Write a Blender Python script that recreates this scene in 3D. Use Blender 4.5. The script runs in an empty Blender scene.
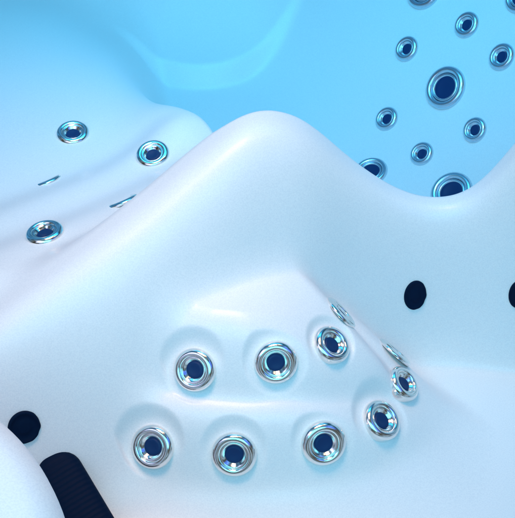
import bpy, bmesh, math
import numpy as np
from mathutils import Vector, Matrix

# ------------------------------------------------------------------ camera
scene = bpy.context.scene
col = scene.collection
F_PX, W_PX, H_PX = 1000.0, 515.0, 518.0          # focal length and frame in photograph pixels
PITCH = math.radians(42.0)
CAM = np.array([0.0, 0.0, 1.0])
FWD = np.array([0.0, math.cos(PITCH), -math.sin(PITCH)])
UPV = np.array([0.0, math.sin(PITCH), math.cos(PITCH)])
RGT = np.array([1.0, 0.0, 0.0])
cd = bpy.data.cameras.new('camera')
cam = bpy.data.objects.new('camera', cd)
col.objects.link(cam)
cam.location = CAM
cam.rotation_euler = (math.pi / 2 - PITCH, 0, 0)
cd.sensor_fit = 'VERTICAL'
cd.sensor_height = 36.0
cd.lens = 36.0 * F_PX / H_PX
cd.clip_start, cd.clip_end = 0.02, 100.0
scene.camera = cam

# ------------------------------------------------------------------ world and lamps
world = bpy.data.worlds.new('World')
scene.world = world
world.use_nodes = True
wn = world.node_tree.nodes
wl = world.node_tree.links
bg = wn['Background']
bg.inputs['Strength'].default_value = 0.42
wtc = wn.new('ShaderNodeTexCoord')
wnz = wn.new('ShaderNodeTexNoise')            # invented bright and dark patches, added for the chrome to mirror
wnz.inputs['Scale'].default_value = 3.2
wnz.inputs['Detail'].default_value = 2.5
wl.new(wtc.outputs['Generated'], wnz.inputs['Vector'])


def ramp(stops):
    r = wn.new('ShaderNodeValToRGB')
    e = r.color_ramp.elements
    while len(e) < len(stops):
        e.new(0.5)
    for el, (p, c) in zip(e, stops):
        el.position = p
        el.color = (*c, 1)
    wl.new(wnz.outputs['Fac'], r.inputs['Fac'])
    return r


# on the viewer's side made-up pale, gold and dark tones, on the far side blue
wfront = ramp([(0.36, (.04, .05, .07)), (0.43, (.50, .28, .12)), (0.48, (.62, .50, .40)), (0.55, (.95, .98, 1.0)), (0.66, (2.5, 2.4, 2.4))])
wback = ramp([(0.36, (.2, .2, .2)), (0.62, (1.5, 1.5, 1.5))])
wsep = wn.new('ShaderNodeSeparateXYZ')
wl.new(wtc.outputs['Generated'], wsep.inputs['Vector'])
wmr = wn.new('ShaderNodeMapRange')
wmr.interpolation_type = 'SMOOTHSTEP'
wmr.inputs['From Min'].default_value = -0.35
wmr.inputs['From Max'].default_value = 0.35
wl.new(wsep.outputs['Y'], wmr.inputs['Value'])
wmix = wn.new('ShaderNodeMix')
wmix.data_type = 'RGBA'
wl.new(wmr.outputs['Result'], wmix.inputs['Factor'])
WF = (0.36, 0.53, 0.66)
WB = (0.12, 0.50, 1.0)
for rr, tint, slot in ((wfront, WF, 6), (wback, WB, 7)):
    mu = wn.new('ShaderNodeMix')
    mu.data_type = 'RGBA'
    mu.blend_type = 'MULTIPLY'
    mu.inputs['Factor'].default_value = 1.0
    wl.new(rr.outputs['Color'], mu.inputs[6])
    mu.inputs[7].default_value = (*tint, 1)
    mu.name = 'tint_%d' % slot
    wl.new(mu.outputs[2], wmix.inputs[slot])
wl.new(wmix.outputs[2], bg.inputs['Color'])


def area(name, loc, target, size, power, color, size_y=None, spread=180):
    ld = bpy.data.lights.new(name, 'AREA')
    ld.energy = power
    ld.color = color
    ld.shape = 'RECTANGLE'
    ld.size = size
    ld.size_y = size_y or size
    ld.spread = math.radians(spread)
    o = bpy.data.objects.new(name, ld)
    col.objects.link(o)
    o.location = loc
    d = Vector(target) - Vector(loc)
    o.rotation_euler = d.to_track_quat('-Z', 'Y').to_euler()
    return o


area('overhead_lamp', (-0.12, 0.84, 1.45), (-0.08, 0.72, 0.0), 0.45, 1.66, (1.0, 0.61, 0.43), 0.35, 72)
area('front_lamp', (-0.05, -0.35, 1.35), (0.0, 0.80, 0.10), 1.5, 10.6, (0.13, 0.765, 1.0), 0.9, 150)
area('left_fill', (-0.62, 0.30, 0.80), (-.02, 0.80, 0.1), 0.6, 1.2, (0.55, 0.58, 1.0), 0.5, 150)  # added fill out of view, brightens the near well from the left
area('right_fill', (0.65, 0.45, 0.85), (.05, 0.82, 0.1), 0.6, 0.6, (0.05, 0.20, 1.0), 0.5, 150)  # added fill out of view, puts blue on the near faces
area('blue_lamp', (0.0, 1.35, 0.95), (0.05, 1.85, -0.1), 0.9, 4.3, (0.03, 0.57, 1.0), 0.6, 130)
area('warm_glint', (0.35, 1.00, 1.30), (0.05, 0.8, 0.1), 0.15, 0.4, (1.0, 0.66, 0.28), 0.3)  # small light added only for golden glints on the chrome

scene.view_settings.view_transform = 'Standard'
scene.view_settings.look = 'None'
scene.view_settings.exposure = 0.06
scene.view_settings.gamma = 1.0


# ------------------------------------------------------------------ materials
def principled(name, color, rough, metal=0.0, coat=0.0, spec=0.5):
    m = bpy.data.materials.new(name)
    m.use_nodes = True
    b = m.node_tree.nodes['Principled BSDF']
    b.inputs['Base Color'].default_value = (*color, 1)
    b.inputs['Roughness'].default_value = rough
    b.inputs['Metallic'].default_value = metal
    b.inputs['Coat Weight'].default_value = coat
    b.inputs['Coat Roughness'].default_value = 0.16
    b.inputs['Specular IOR Level'].default_value = spec
    return m


def add_bump(m, scale, strength, dist, detail=3.0):
    nt = m.node_tree
    tc = nt.nodes.new('ShaderNodeTexCoord')
    nz = nt.nodes.new('ShaderNodeTexNoise')
    nz.inputs['Scale'].default_value = scale
    nz.inputs['Detail'].default_value = detail
    bp = nt.nodes.new('ShaderNodeBump')
    bp.inputs['Strength'].default_value = strength
    bp.inputs['Distance'].default_value = dist
    nt.links.new(tc.outputs['Object'], nz.inputs['Vector'])
    nt.links.new(nz.outputs['Fac'], bp.inputs['Height'])
    nt.links.new(bp.outputs['Normal'], nt.nodes['Principled BSDF'].inputs['Normal'])
    return nz


M_ACRYLIC = principled('white_acrylic', (0.86, 0.87, 0.88), 0.45, coat=0.16)
add_bump(M_ACRYLIC, 9.0, 0.10, 0.01)
# fine speckle in the acrylic colour that stands in for film grain
_t = M_ACRYLIC.node_tree
_c = _t.nodes.new('ShaderNodeTexCoord')
_n = _t.nodes.new('ShaderNodeTexNoise')
_n.inputs['Scale'].default_value = 700.0
_n.inputs['Detail'].default_value = 2.0
_r = _t.nodes.new('ShaderNodeValToRGB')
_r.color_ramp.elements[0].position = 0.36
_r.color_ramp.elements[0].color = (0.81, 0.82, 0.845, 1)
_r.color_ramp.elements[1].position = 0.60
_r.color_ramp.elements[1].color = (0.885, 0.89, 0.90, 1)
_t.links.new(_c.outputs['Object'], _n.inputs['Vector'])
_t.links.new(_n.outputs['Fac'], _r.inputs['Fac'])
_t.links.new(_r.outputs['Color'], _t.nodes['Principled BSDF'].inputs['Base Color'])
M_CHROME = principled('chrome', (0.88, 0.85, 0.83), 0.11, metal=1.0)
add_bump(M_CHROME, 60.0, 0.05, 0.001)
M_FAR_CHROME = principled('far_chrome_hazed', (0.62, 0.70, 0.78), 0.26, metal=1.0)  # far jets' chrome, duller, with the blue haze put into its colour
M_HOLE = principled('dark_nozzle_plastic', (0.005, 0.032, 0.115), 0.45, spec=0.2)
M_BLACK = principled('black_rubber', (0.0015, 0.010, 0.034), 0.55, spec=0.05)
add_bump(M_BLACK, 300.0, 0.2, 0.001)


# ------------------------------------------------------------------ geometry helpers
def ray(px, py):
    return FWD + (px - W_PX / 2) / F_PX * RGT - (py - H_PX / 2) / F_PX * UPV


def smooth01(v):
    v = np.clip(v, 0, 1)
    return v * v * v * (v * (6 * v - 15) + 10)


def smax(a, b, k):
    h = np.clip(0.5 + 0.5 * (a - b) / k, 0, 1)
    return b + (a - b) * h + k * h * (1 - h)


def smin(a, b, k):
    return -smax(-a, -b, k)


def lookup(xs, ys, sigma):
    """smoothed piecewise-linear function of x"""
    g = np.linspace(-3, 3, 6001)
    v = np.interp(g, xs, ys)
    n = int(4 * sigma / 0.001)
    kern = np.exp(-0.5 * (np.arange(-n, n + 1) * 0.001 / sigma) ** 2)
    kern /= kern.sum()
    v = np.convolve(np.pad(v, n, mode='edge'), kern, mode='valid')
    return lambda x: np.interp(x, g, v)


# the ridge that divides the near well from the far seats: its run in plan...
yc = lookup([-1.2, -.45, -.29, -.181, -.08, -.03, .01, .06, .2, .3, .5, 1.2],
            [.25, .69, .80, .874, .955, .985, 1.0, 1.0, .99, .985, .96, .8], 0.03)


def on_crest(px, py):
    r = ray(px, py)
    lo, hi = 0.5, 2.0
    for _ in range(60):
        t = 0.5 * (lo + hi)
        p = CAM + t * r
        if p[1] < yc(p[0]):
            lo = t
        else:
            hi = t
    return CAM + lo * r


# ...and its height along that run
CREST = [(-80, 360), (0, 303), (50, 268), (100, 230), (150, 190), (190, 155), (220, 131), (240, 118), (262, 112),
         (285, 115), (305, 124), (325, 139), (345, 157), (365, 172), (390, 188), (415, 198), (437, 201), (460, 198),
         (480, 187), (500, 167), (520, 141), (560, 95)]
cp = np.array([on_crest(*c) for c in CREST])
zc = lookup([-1.2] + list(cp[:, 0]) + [1.2], [cp[0, 2] - .02] + list(cp[:, 2]) + [cp[-1, 2] + .05], 0.012)


def dist_crest(x, y):
    s = (yc(x + .01) - yc(x - .01)) / .02
    return (y - yc(x)) / np.sqrt(1 + s * s)


UPPER_TIER = lookup([-1, .0, .026, .058, .075, .12, .2, 3], [.200, .194, .178, .120, .08, -.05, -.08, -.08], 0.009)
LOWER_TIER = lookup([-1, .0, .070, .086, .094, .126, .150, .20, .30, 3],
                    [.125, .122, .110, .102, .092, .026, .006, -.03, -.08, -.08], 0.008)
XS = 1.4                                            # the mound is stretched sideways
CORE = [(-.115, .850), (-.09, .826), (-.05, .813), (-.01, .809), (.035, .813), (.070, .832), (.085, .87), (.085, .94), (-.05, 1.0), (-.115, 1.0)]


def facet(px, py, t, angle, ix, iy):
    """a plane through a point of the photograph at distance t, turned so far off the viewer to one side"""
    r = ray(px, py)
    p = CAM + t * r
    v = -r / np.linalg.norm(r)
    side = ix * RGT + iy * UPV
    side = side - v * np.dot(side, v)
    side /= np.linalg.norm(side)
    n = side * math.sin(math.radians(angle)) + v * math.cos(math.radians(angle))
    return p, n


# the steep right-hand faces of the two tiers
UP_FACES = [facet(334, 343, 1.163, 42, .80, .60), facet(342, 312, 1.205, 99, .75, .66)]
LOW_FACES = [facet(384, 419, 1.182, 42, .85, .50), facet(405, 383, 1.222, 56, .85, .50), facet(396, 351, 1.262, 99, .66, .75)]


def mound_z(x, y):
    r = mound_r(x, y)
    out = None
    for z, faces in ((UPPER_TIER(r), UP_FACES), (LOWER_TIER(r), LOW_FACES)):
        for p, n in faces:
            f = p[2] - (n[0] * (x - p[0]) + n[1] * (y - p[1])) / n[2]
            z = smin(z, np.clip(f, -.2, 1), .034)
        out = z if out is None else smax(out, z, .014)
    return out


def mound_r(x, y):
    """distance outside a convex plan outline"""
    best = np.full(np.shape(x), 9.0)
    inside = np.ones(np.shape(x), bool)
    px, py = np.asarray(x) / XS, np.asarray(y)
    for (ax, ay), (bx, by) in zip(CORE, CORE[1:] + CORE[:1]):
        ax, bx = ax / XS, bx / XS
        ex, ey = bx - ax, by - ay
        wx, wy = px - ax, py - ay
        h = np.clip((wx * ex + wy * ey) / (ex * ex + ey * ey), 0, 1)
        best = np.minimum(best, np.hypot(wx - ex * h, wy - ey * h))
        inside &= (ex * wy - ey * wx) >= 0
    return np.where(inside, 0, best)


def shelf_step(x, y, line, height, width):
    """raised shelf inside a plan outline, with a soft riser"""
    z = np.zeros(np.shape(x))
    q = (x > line[:, 0].min() - .2) & (x < line[:, 0].max() + .2) & (y > line[:, 1].min() - .2)
    if not np.any(q):
        return z
    px, py = np.asarray(x)[q], np.asarray(y)[q]
    best = np.full(px.shape, 9.0)
    inside = np.zeros(px.shape, bool)
    pts = np.vstack([line, [[line[-1, 0] + .1, 4.0], [line[0, 0] - .1, 4.0]]])
    nxt = np.roll(pts, -1, axis=0)
    for (ax, ay), (bx, by) in zip(pts, nxt):
        ex, ey = bx - ax, by - ay
        wx, wy = px - ax, py - ay
        h = np.clip((wx * ex + wy * ey) / (ex * ex + ey * ey), 0, 1)
        best = np.minimum(best, np.hypot(wx - ex * h, wy - ey * h))
        hit_ = ((ay > py) != (by > py)) & (px < ex * (py - ay) / (ey if ey else 1e-9) + ax)
        inside ^= hit_
    sd = np.where(inside, best, -best)
    z[q] = height * smooth01(sd / width + .5)
    return z


ROLL = None


YED = lookup([-.9, -.5, -.3, -.2, -.14, -.1, -.06, -.02], [1.40, 1.26, 1.18, 1.17, 1.20, 1.19, 1.14, 1.05], .012)
WNEAR = lookup([-.3, -.1, .0, .06, .11, .2], [.17, .22, .25, .225, .15, .10], .03)
WDROP = lookup([-.6, -.4, -.26, -.2, -.14, -.09, -.04], [1.5, 1.35, 1.05, .75, .34, .18, .10], .035)


def base_z(x, y):
    x = np.asarray(x, float)
    y = np.asarray(y, float)
    d = dist_crest(x, y)
    crest = zc(x)
    # near side
    wn = WNEAR(x)
    floor = 0.0 + 0.06 * np.clip((x + .05) * -1, 0, 1) * smooth01((.8 - y) / .3)
    near = floor + (crest - floor) * (1 - smooth01(np.clip(-d - .004, 0, 9) / wn))
    near = smax(near, mound_z(x, y), 0.04)
    # far side : deep basin
    bowl = -.15 + .05 * np.log1p(np.exp(np.minimum((y - 1.86) * .9 / .05, 50)))
    if ROLL is not None:
        bowl = bowl + shelf_step(x, y, ROLL, .034, .048) * smooth01((np.asarray(x) + .34) / .16)
    right = 1.05 * x + .77 * y - 1.590 + 0.5 * (np.maximum(x - .34, 0)) ** 2 + 0.0 * y
    far = smax(bowl, right, .10)
    leftw = smooth01((-.005 - x) / .06)
    yed, wdrop = YED(x), WDROP(x)
    seat = LEFT(d) + 0 * x
    seat = seat + .030 * np.exp(-.5 * (((x + .112) / .045) ** 2 + ((y - 1.19) / .06) ** 2))
    lf = smooth01((y - yed) / wdrop)
    left = seat * (1 - lf) + far * lf
    # transition from crest
    wf = np.interp(x, [-.2, -.03, .05, .2], [.06, .08, .14, .10])
    s = smooth01(d / wf)
    target = left * leftw + far * (1 - leftw)
    farside = crest * (1 - s) + target * s
    return np.where(d < 0, near, np.where(d < 0, near, farside))


LEFT = lookup([-3, 0, .05, 3], [.22, .22, .20, .20], .008)


def far_z(x, y):
    """the far right seat back on its own, for the jets that the ridge half hides"""
    bowl = -.15 + .05 * np.log1p(np.exp(np.minimum((y - 1.86) * .9 / .05, 50)))
    return smax(bowl, 1.05 * x + .77 * y - 1.590 + 0.5 * (np.maximum(x - .34, 0)) ** 2, .10)


def hit(px, py, zfun=base_z):
    r = ray(px, py)
    t = np.linspace(.6, 3.2, 5201)
    P = CAM[None] + t[:, None] * r[None]
    h = P[:, 2] - zfun(P[:, 0], P[:, 1])
    k = np.argmax(h < 0)
    f = h[k - 1] / (h[k - 1] - h[k])
    return CAM + (t[k - 1] + f * (t[k] - t[k - 1])) * r


def normal_at(p, zfun=base_z, e=.006):
    gx = (zfun(p[0] + e, p[1]) - zfun(p[0] - e, p[1])) / (2 * e)
    gy = (zfun(p[0], p[1] + e) - zfun(p[0], p[1] - e)) / (2 * e)
    n = np.array([-float(gx), -float(gy), 1.0])
    return n / np.linalg.norm(n)


# ------------------------------------------------------------------ jets: where they sit on the shell
# pixel, width in photograph pixels, kind, extra tilt
MOUND_JETS = [(194, 370, 44), (276, 363, 44), (334, 343, 40), (343, 311, 40),
              (152, 447, 45), (234, 455, 46), (324, 444, 46), (384, 419, 42), (405, 383, 37), (396, 351, 40)]
LEFT_JETS = [(73, 134, 33), (153, 155, 34), (45, 234, 39)]
EDGE_JETS = [(45, 177, 22), (122, 200, 22)]
FAR_JETS = [(407, 49, 26), (467, 25, 27), (502, 57, 28), (387, 119, 25), (475, 130, 26), (422, 154, 25)]
FAR_BIG = [(446, 88, 44), (452, 193, 44), (371, 172, 34), (425, -10, 40), (521, -3, 34)]

ROLL_PX = [(-60, 20), (0, 30), (60, 41), (100, 55), (130, 71), (160, 85), (190, 91), (220, 90), (245, 83), (270, 69), (292, 48), (308, 22), (318, -4), (324, -25)]
def bowl_z(x, y):
    return -.15 + .05 * np.log1p(np.exp(np.minimum((y - 1.86) * .9 / .05, 50)))


_u = np.linspace(0, len(ROLL_PX) - 1, 80)
_px = np.interp(_u, range(len(ROLL_PX)), [c[0] for c in ROLL_PX])
_py = np.interp(_u, range(len(ROLL_PX)), [c[1] for c in ROLL_PX])
for _ in range(140):
    _px[1:-1] = .25 * _px[:-2] + .5 * _px[1:-1] + .25 * _px[2:]
    _py[1:-1] = .25 * _py[:-2] + .5 * _py[1:-1] + .25 * _py[2:]
ROLL = np.array([hit(a, b, bowl_z)[:2] for a, b in zip(_px, _py)])

# terraces on the left: folds run parallel to the ridge at the edge-on jets
_d = [float(dist_crest(*hit(a, b)[:2])) for a, b, _ in EDGE_JETS + LEFT_JETS]
print('left d', [round(v, 3) for v in _d])
f1 = _d[1] + .012
f2 = _d[0]
LEFT = lookup([-3, 0, f1 - .01, f1 + .012, f2 - .012, f2 + .012, f2 + .12, 3],
              [.225, .222, .208, .188, .188, .170, .175, .175], .016)

VIEW = lambda p: (CAM - p) / np.linalg.norm(CAM - p)
# which way each jet of the mound looks: angle off the viewer, and to which side
FACING = {(194, 370): (30, -.8, .3, .4), (276, 363): (15, 0, -1, .3), (334, 343): (42, .8, .6, .6), (152, 447): (38, -.87, .3, .35),
          (234, 455): (12, -.3, -1, .3), (324, 444): (18, .5, -1, .3), (384, 419): (42, .85, .50, .65), (405, 383): (58, .85, .50, .85)}
JETS = []       # (point, normal, radius, kind, dimple radius)
for px, py, w in MOUND_JETS:
    p = hit(px, py)
    n = normal_at(p, e=.012)
    a = Vector(n)
    face = {(334, 343): UP_FACES[0], (343, 311): UP_FACES[1], (384, 419): LOW_FACES[0], (405, 383): LOW_FACES[1],
            (396, 351): LOW_FACES[2]}.get((px, py))
    edge = py in (311, 351)
    if face:
        p, n = face
        if edge:                                    # on the rim of a steep face: seen nearly edge-on
            v = VIEW(p)
            a = math.radians(81 if py == 311 else 86)
            n = n - v * np.dot(n, v)
            n = n / np.linalg.norm(n) * math.sin(a) + v * math.cos(a)
        p = p - n * {334: .003, 384: .003, 405: .003, 343: .002, 396: .003}[px]
    else:
        a, ix, iy, wgt = FACING[(px, py)]
        v = VIEW(p)
        side = ix * RGT + iy * UPV
        side = side - v * np.dot(side, v)
        side /= np.linalg.norm(side)
        n = n * (1 - wgt) + wgt * (side * math.sin(math.radians(a)) + v * math.cos(math.radians(a)))
        n /= np.linalg.norm(n)
    JETS.append([p, n, .5 * w / F_PX * float(np.dot(p - CAM, FWD)), 'small', 0 if edge or px == 405 else (.036 if px == 334 else .044)])
    if edge:
        JETS[-1][3] = 'edge'
for px, py, w in LEFT_JETS:
    p = hit(px, py)
    n = normal_at(p, e=.015)
    n = n + .22 * VIEW(p)
    n = n / np.linalg.norm(n)
    JETS.append([p, n, .5 * w / F_PX * float(np.dot(p - CAM, FWD)), 'small', .0])
for px, py, w in EDGE_JETS:
    p = hit(px, py)
    v = VIEW(p)
    away = Vector(v).cross(Vector((.80, .60, 0))).normalized()       # across the fold, facing off the viewer
    away = np.array(away) * (1 if away[1] > 0 else -1)
    n = away * math.cos(math.radians(7)) + v * math.sin(math.radians(7))
    JETS.append([p - np.array((0, 0, .009 if px < 100 else .0035)), n, .78 * w / F_PX * float(np.dot(p - CAM, FWD)), 'edge', .0])
for px, py, w in FAR_JETS:
    p = hit(px, py)
    n = normal_at(p, e=.02)
    JETS.append([p, n, .5 * w / F_PX * float(np.dot(p - CAM, FWD)), 'far', .0])
for px, py, w in FAR_BIG:
    p = hit(px, py, far_z)
    n = normal_at(p, far_z, e=.02)
    JETS.append([p, n, .5 * w / F_PX * float(np.dot(p - CAM, FWD)), 'big', .0])

# the scooped pocket round each jet of the mound
POCKETS = []
for j in JETS:
    if j[4]:
        n = j[1]
        j[0] = j[0] - n * .0025
        m_ = n + np.array((0, 0, .10))
        POCKETS.append((j[0] - n * .001, m_ / np.linalg.norm(m_), j[4]))


def shell_z(x, y):
    z = base_z(x, y)
    for p, n, R in POCKETS:
        q = ((x - p[0]) ** 2 + (y - p[1]) ** 2) < (R * 1.9) ** 2
        if not np.any(q):
            continue
        xs, ys, zs = x[q], y[q], z[q]
        plane = p[2] - (n[0] * (xs - p[0]) + n[1] * (ys - p[1])) / n[2]
        # distance from the jet axis, measured in the pocket's own plane
        dx, dy, dz = xs - p[0], ys - p[1], plane - p[2]
        rho = np.maximum(np.sqrt(dx * dx + dy * dy + dz * dz), np.sqrt(dx * dx + dy * dy + .6 * (zs - p[2]) ** 2))
        cut = plane + (.05 * smooth01((rho - R * .70) / (R * .75)) + 1.5 * np.maximum(rho - R * 1.15, 0)) / n[2]
        cut = smax(cut, zs - .016, .012)
        z[q] = smin(zs, cut, .008)
    return z


# ------------------------------------------------------------------ object helpers
def empty(name, loc, parent=None):
    o = bpy.data.objects.new(name, None)
    col.objects.link(o)
    o.location = loc
    o.parent = parent
    return o


def link_mesh(name, me, mat, parent=None):
    o = bpy.data.objects.new(name, me)
    col.objects.link(o)
    me.materials.append(mat)
    o.parent = parent
    return o


def smooth(me):
    me.polygons.foreach_set('use_smooth', [True] * len(me.polygons))


tub = empty('hot_tub', (0, 0, 0))
tub['label'] = 'white moulded acrylic hot tub interior with chrome jets lit in blue'
tub['category'] = 'hot tub'

# ------------------------------------------------------------------ the shell
xs = np.concatenate([np.linspace(-1.0, -.46, 60, endpoint=False), np.linspace(-.46, .5, 640, endpoint=False),
                     np.linspace(.5, 1.0, 60)])
ys = np.concatenate([np.linspace(.2, .6, 60, endpoint=False), np.linspace(.6, 1.32, 480, endpoint=False),
                     np.linspace(1.32, 2.6, 400)])
X, Y = np.meshgrid(xs, ys)
Z = shell_z(X.ravel(), Y.ravel()).reshape(X.shape)
ny, nx = X.shape
verts = np.stack([X, Y, Z], -1).reshape(-1, 3)
i = np.arange(ny * nx).reshape(ny, nx)
quads = np.stack([i[:-1, :-1], i[:-1, 1:], i[1:, 1:], i[1:, :-1]], -1).reshape(-1, 4)
me = bpy.data.meshes.new('shell')
me.vertices.add(len(verts))
me.vertices.foreach_set('co', verts.ravel())
me.loops.add(quads.size)
me.loops.foreach_set('vertex_index', quads.ravel().astype(np.int32))
me.polygons.add(len(quads))
me.polygons.foreach_set('loop_start', np.arange(0, quads.size, 4, dtype=np.int32))
me.polygons.foreach_set('loop_total', np.full(len(quads), 4, dtype=np.int32))
me.update(calc_edges=True)
smooth(me)
shell = link_mesh('shell', me, M_ACRYLIC, tub)


# ------------------------------------------------------------------ jets
def lathe(name, prof, seg=56, close=True):
    bm = bmesh.new()
    rings = []
    for r, z in prof:
        rings.append([bm.verts.new((r * math.cos(2 * math.pi * k / seg), r * math.sin(2 * math.pi * k / seg), z))
                      for k in range(seg)])
    for a, b in zip(rings[:-1], rings[1:]):
        for k in range(seg):
            bm.faces.new((a[k], a[(k + 1) % seg], b[(k + 1) % seg], b[k]))
    if close:
        bm.faces.new(rings[-1])
    bm.normal_update()
    me = bpy.data.meshes.new(name)
    bm.to_mesh(me)
    bm.free()
    smooth(me)
    return me


BEZEL = [(1.0, -.35), (1.0, .06), (.99, .11), (.955, .18), (.90, .24), (.83, .285), (.76, .30), (.69, .29), (.64, .255), (.61, .20), (.60, .10)]
RING = [(.605, .17), (.585, .20), (.56, .205), (.53, .19), (.47, .13), (.42, .08), (.36, .03)]
NOZ = [(.39, .05), (.36, .085), (.30, .095), (.20, .07), (.05, .06)]
bez_me = lathe('jet', BEZEL, close=False)
ring_me = lathe('jet_ring', RING, close=False)
noz_me = lathe('nozzle', NOZ)
# wide-mouthed jets
bezb_me = lathe('jet_wide', [(1.0, -.4), (1.0, .08), (.98, .14), (.92, .21), (.83, .24), (.74, .22), (.68, .16), (.66, .03)], close=False)
ringb_me = lathe('jet_ring_wide', [(.655, .08), (.63, .14), (.58, .16), (.53, .13), (.50, .02)], close=False)
nozb_me = lathe('nozzle_wide', [(.53, .08), (.46, .10), (.34, .07), (.1, .05)])
beze_me = lathe('jet_shallow', [(.97, -.05)] + [(r, z * .6) for r, z in BEZEL[1:]], close=False)
bezf_me = lathe('jet_far', BEZEL, close=False)
ringf_me = lathe('jet_ring_far', RING, close=False)
for m in (bez_me, beze_me, ring_me):
    m.materials.append(M_CHROME)
for m in (bezf_me, ringf_me, bezb_me, ringb_me):
    m.materials.append(M_FAR_CHROME)
for m in (noz_me, nozb_me):
    m.materials.append(M_HOLE)


def place_jet(p, n, R, kind):
    big = kind == 'big'
    far = kind in ('big', 'far')
    o = bpy.data.objects.new('jet', bezb_me if big else (bezf_me if far else (beze_me if kind == 'edge' else bez_me)))
    col.objects.link(o)
    o.parent = tub
    q = Vector(n).to_track_quat('Z', 'Y')
    o.matrix_local = Matrix.Translation(Vector(p)) @ q.to_matrix().to_4x4() @ Matrix.Scale(R, 4)
    for nm, mm in (('inner_ring', ringb_me if big else (ringf_me if far else ring_me)), ('nozzle', nozb_me if big else noz_me)):
        c = bpy.data.objects.new(nm, mm)
        col.objects.link(c)
        c.parent = o
        if kind == 'edge':
            c.scale = (1, 1, .6)
    if big:
        o['label'] = 'large jet with a wide dark mouth'
    return o


for p, n, R, kind, _ in JETS:
    place_jet(p, n, R, kind)


# ------------------------------------------------------------------ dark ports on the walls
def port_mesh():
    prof = [(1.0, -.4), (1.0, .08), (.97, .16), (.90, .20), (.83, .17), (.78, .10), (.45, .08), (.40, .12), (.2, .13), (.05, .13)]
    m = lathe('port', prof, seg=72)
    for v in m.vertices:                             # worn, lobed rim on one side
        a = math.atan2(v.co.y, v.co.x)
        r = math.hypot(v.co.x, v.co.y)
        if r > .8:
            k = 1 + .018 * max(0, math.cos(a + .3)) * (math.cos(7 * a) + .6 * math.cos(12 * a + 1))
            v.co.x *= k
            v.co.y *= k
    m.materials.append(M_BLACK)
    return m


port_me = port_mesh()
for px, py, rx, ry in [(415, 295, 11, 14.5), (519, 294, 10, 14), (24, 427, 16, 16)]:
    p = hit(px, py)
    n = normal_at(p, e=.012)
    o = bpy.data.objects.new('suction_port', port_me)
    col.objects.link(o)
    o.parent = tub
    zax = Vector(n)
    xax = (Vector(RGT) - zax * zax.dot(Vector(RGT))).normalized()
    yax = zax.cross(xax)
    sc = float(np.dot(p - CAM, FWD)) / F_PX
    v = Vector(VIEW(p))
    fx = math.sqrt(max(.15, 1 - v.dot(xax) ** 2))
    fy = math.sqrt(max(.15, 1 - v.dot(yax) ** 2))
    rot = Matrix((xax, yax, zax)).transposed().to_4x4()
    o.matrix_local = Matrix.Translation(Vector(p)) @ rot @ Matrix.Diagonal((rx * sc / fx, ry * sc / fy, rx * sc, 1))

# ------------------------------------------------------------------ ribbed black grip bar on the near left wall
def surf(px, py, lift):
    p = hit(px, py)
    return Vector(p) + Vector(normal_at(p, e=.02)) * lift


a, b = surf(60, 473, .006), surf(115, 570, .006)
ax = (b - a).normalized()
p = hit(90, 520)
nz_ = Vector(normal_at(p, e=.03))
up = (nz_ - ax * nz_.dot(ax)).normalized()
sd = ax.cross(up)
half_w, half_t = .0265, .013
bm = bmesh.new()
L = (b - a).length
stations = []
u = -half_w
while u < L + half_w:
    stations.append(u)
    u += .0012
rings = []
for u in stations:
    e = 1.0
    if u < 0:
        e = math.sqrt(max(.0004, 1 - (u / half_w) ** 2))
    elif u > L:
        e = math.sqrt(max(.0004, 1 - ((u - L) / half_w) ** 2))
    rib = 1 + (.05 if (u % .006) < .003 else 0) * (1 if e > .8 else 0)
    ring = []
    for k in range(28):
        th = 2 * math.pi * k / 28
        c, s_ = math.cos(th), math.sin(th)
        cx = math.copysign(abs(c) ** .6, c) * half_w * e
        cz = math.copysign(abs(s_) ** .7, s_) * half_t * (e ** .5) * rib
        ring.append(bm.verts.new(a + ax * u + sd * cx + up * cz))
    rings.append(ring)
for r0, r1 in zip(rings[:-1], rings[1:]):
    for k in range(28):
        bm.faces.new((r0[k], r0[(k + 1) % 28], r1[(k + 1) % 28], r1[k]))
bm.faces.new(rings[0])
bm.faces.new(rings[-1])
bmesh.ops.recalc_face_normals(bm, faces=bm.faces)
gm = bpy.data.meshes.new('grip_bar')
bm.to_mesh(gm)
bm.free()
smooth(gm)
link_mesh('grip_bar', gm, M_BLACK, tub)

# ------------------------------------------------------------------ rounded white rim nearest the viewer
def at_height(px, py, z):
    r = ray(px, py)
    t = (z - CAM[2]) / r[2]
    return CAM + t * r


ZL = .40
q = [at_height(*c, ZL - .016)[:2] for c in ((-2, 409), (35, 445), (72, 519))]
A = np.array([[2 * (q[1] - q[0])[0], 2 * (q[1] - q[0])[1]], [2 * (q[2] - q[0])[0], 2 * (q[2] - q[0])[1]]])
bb = np.array([np.dot(q[1], q[1]) - np.dot(q[0], q[0]), np.dot(q[2], q[2]) - np.dot(q[0], q[0])])
cen = np.linalg.solve(A, bb)
RL = float(np.linalg.norm(q[0] - cen)) - .004
print('rim', cen, RL)
prof = [(RL * .55, -ZL), (RL * .62, -.20), (RL * .75, -.10)]
for k in range(13):
    th = -math.pi / 2 + math.pi * k / 12
    prof.append((RL - .03 + .03 * math.cos(th), -.028 + .028 * math.sin(th) + .0))
prof += [(RL * .6, .010), (RL * .3, .016), (.004, .018)]
rm = lathe('rim', prof, seg=160)
ro = link_mesh('rim', rm, M_ACRYLIC, tub)
ro.location = (cen[0], cen[1], ZL)
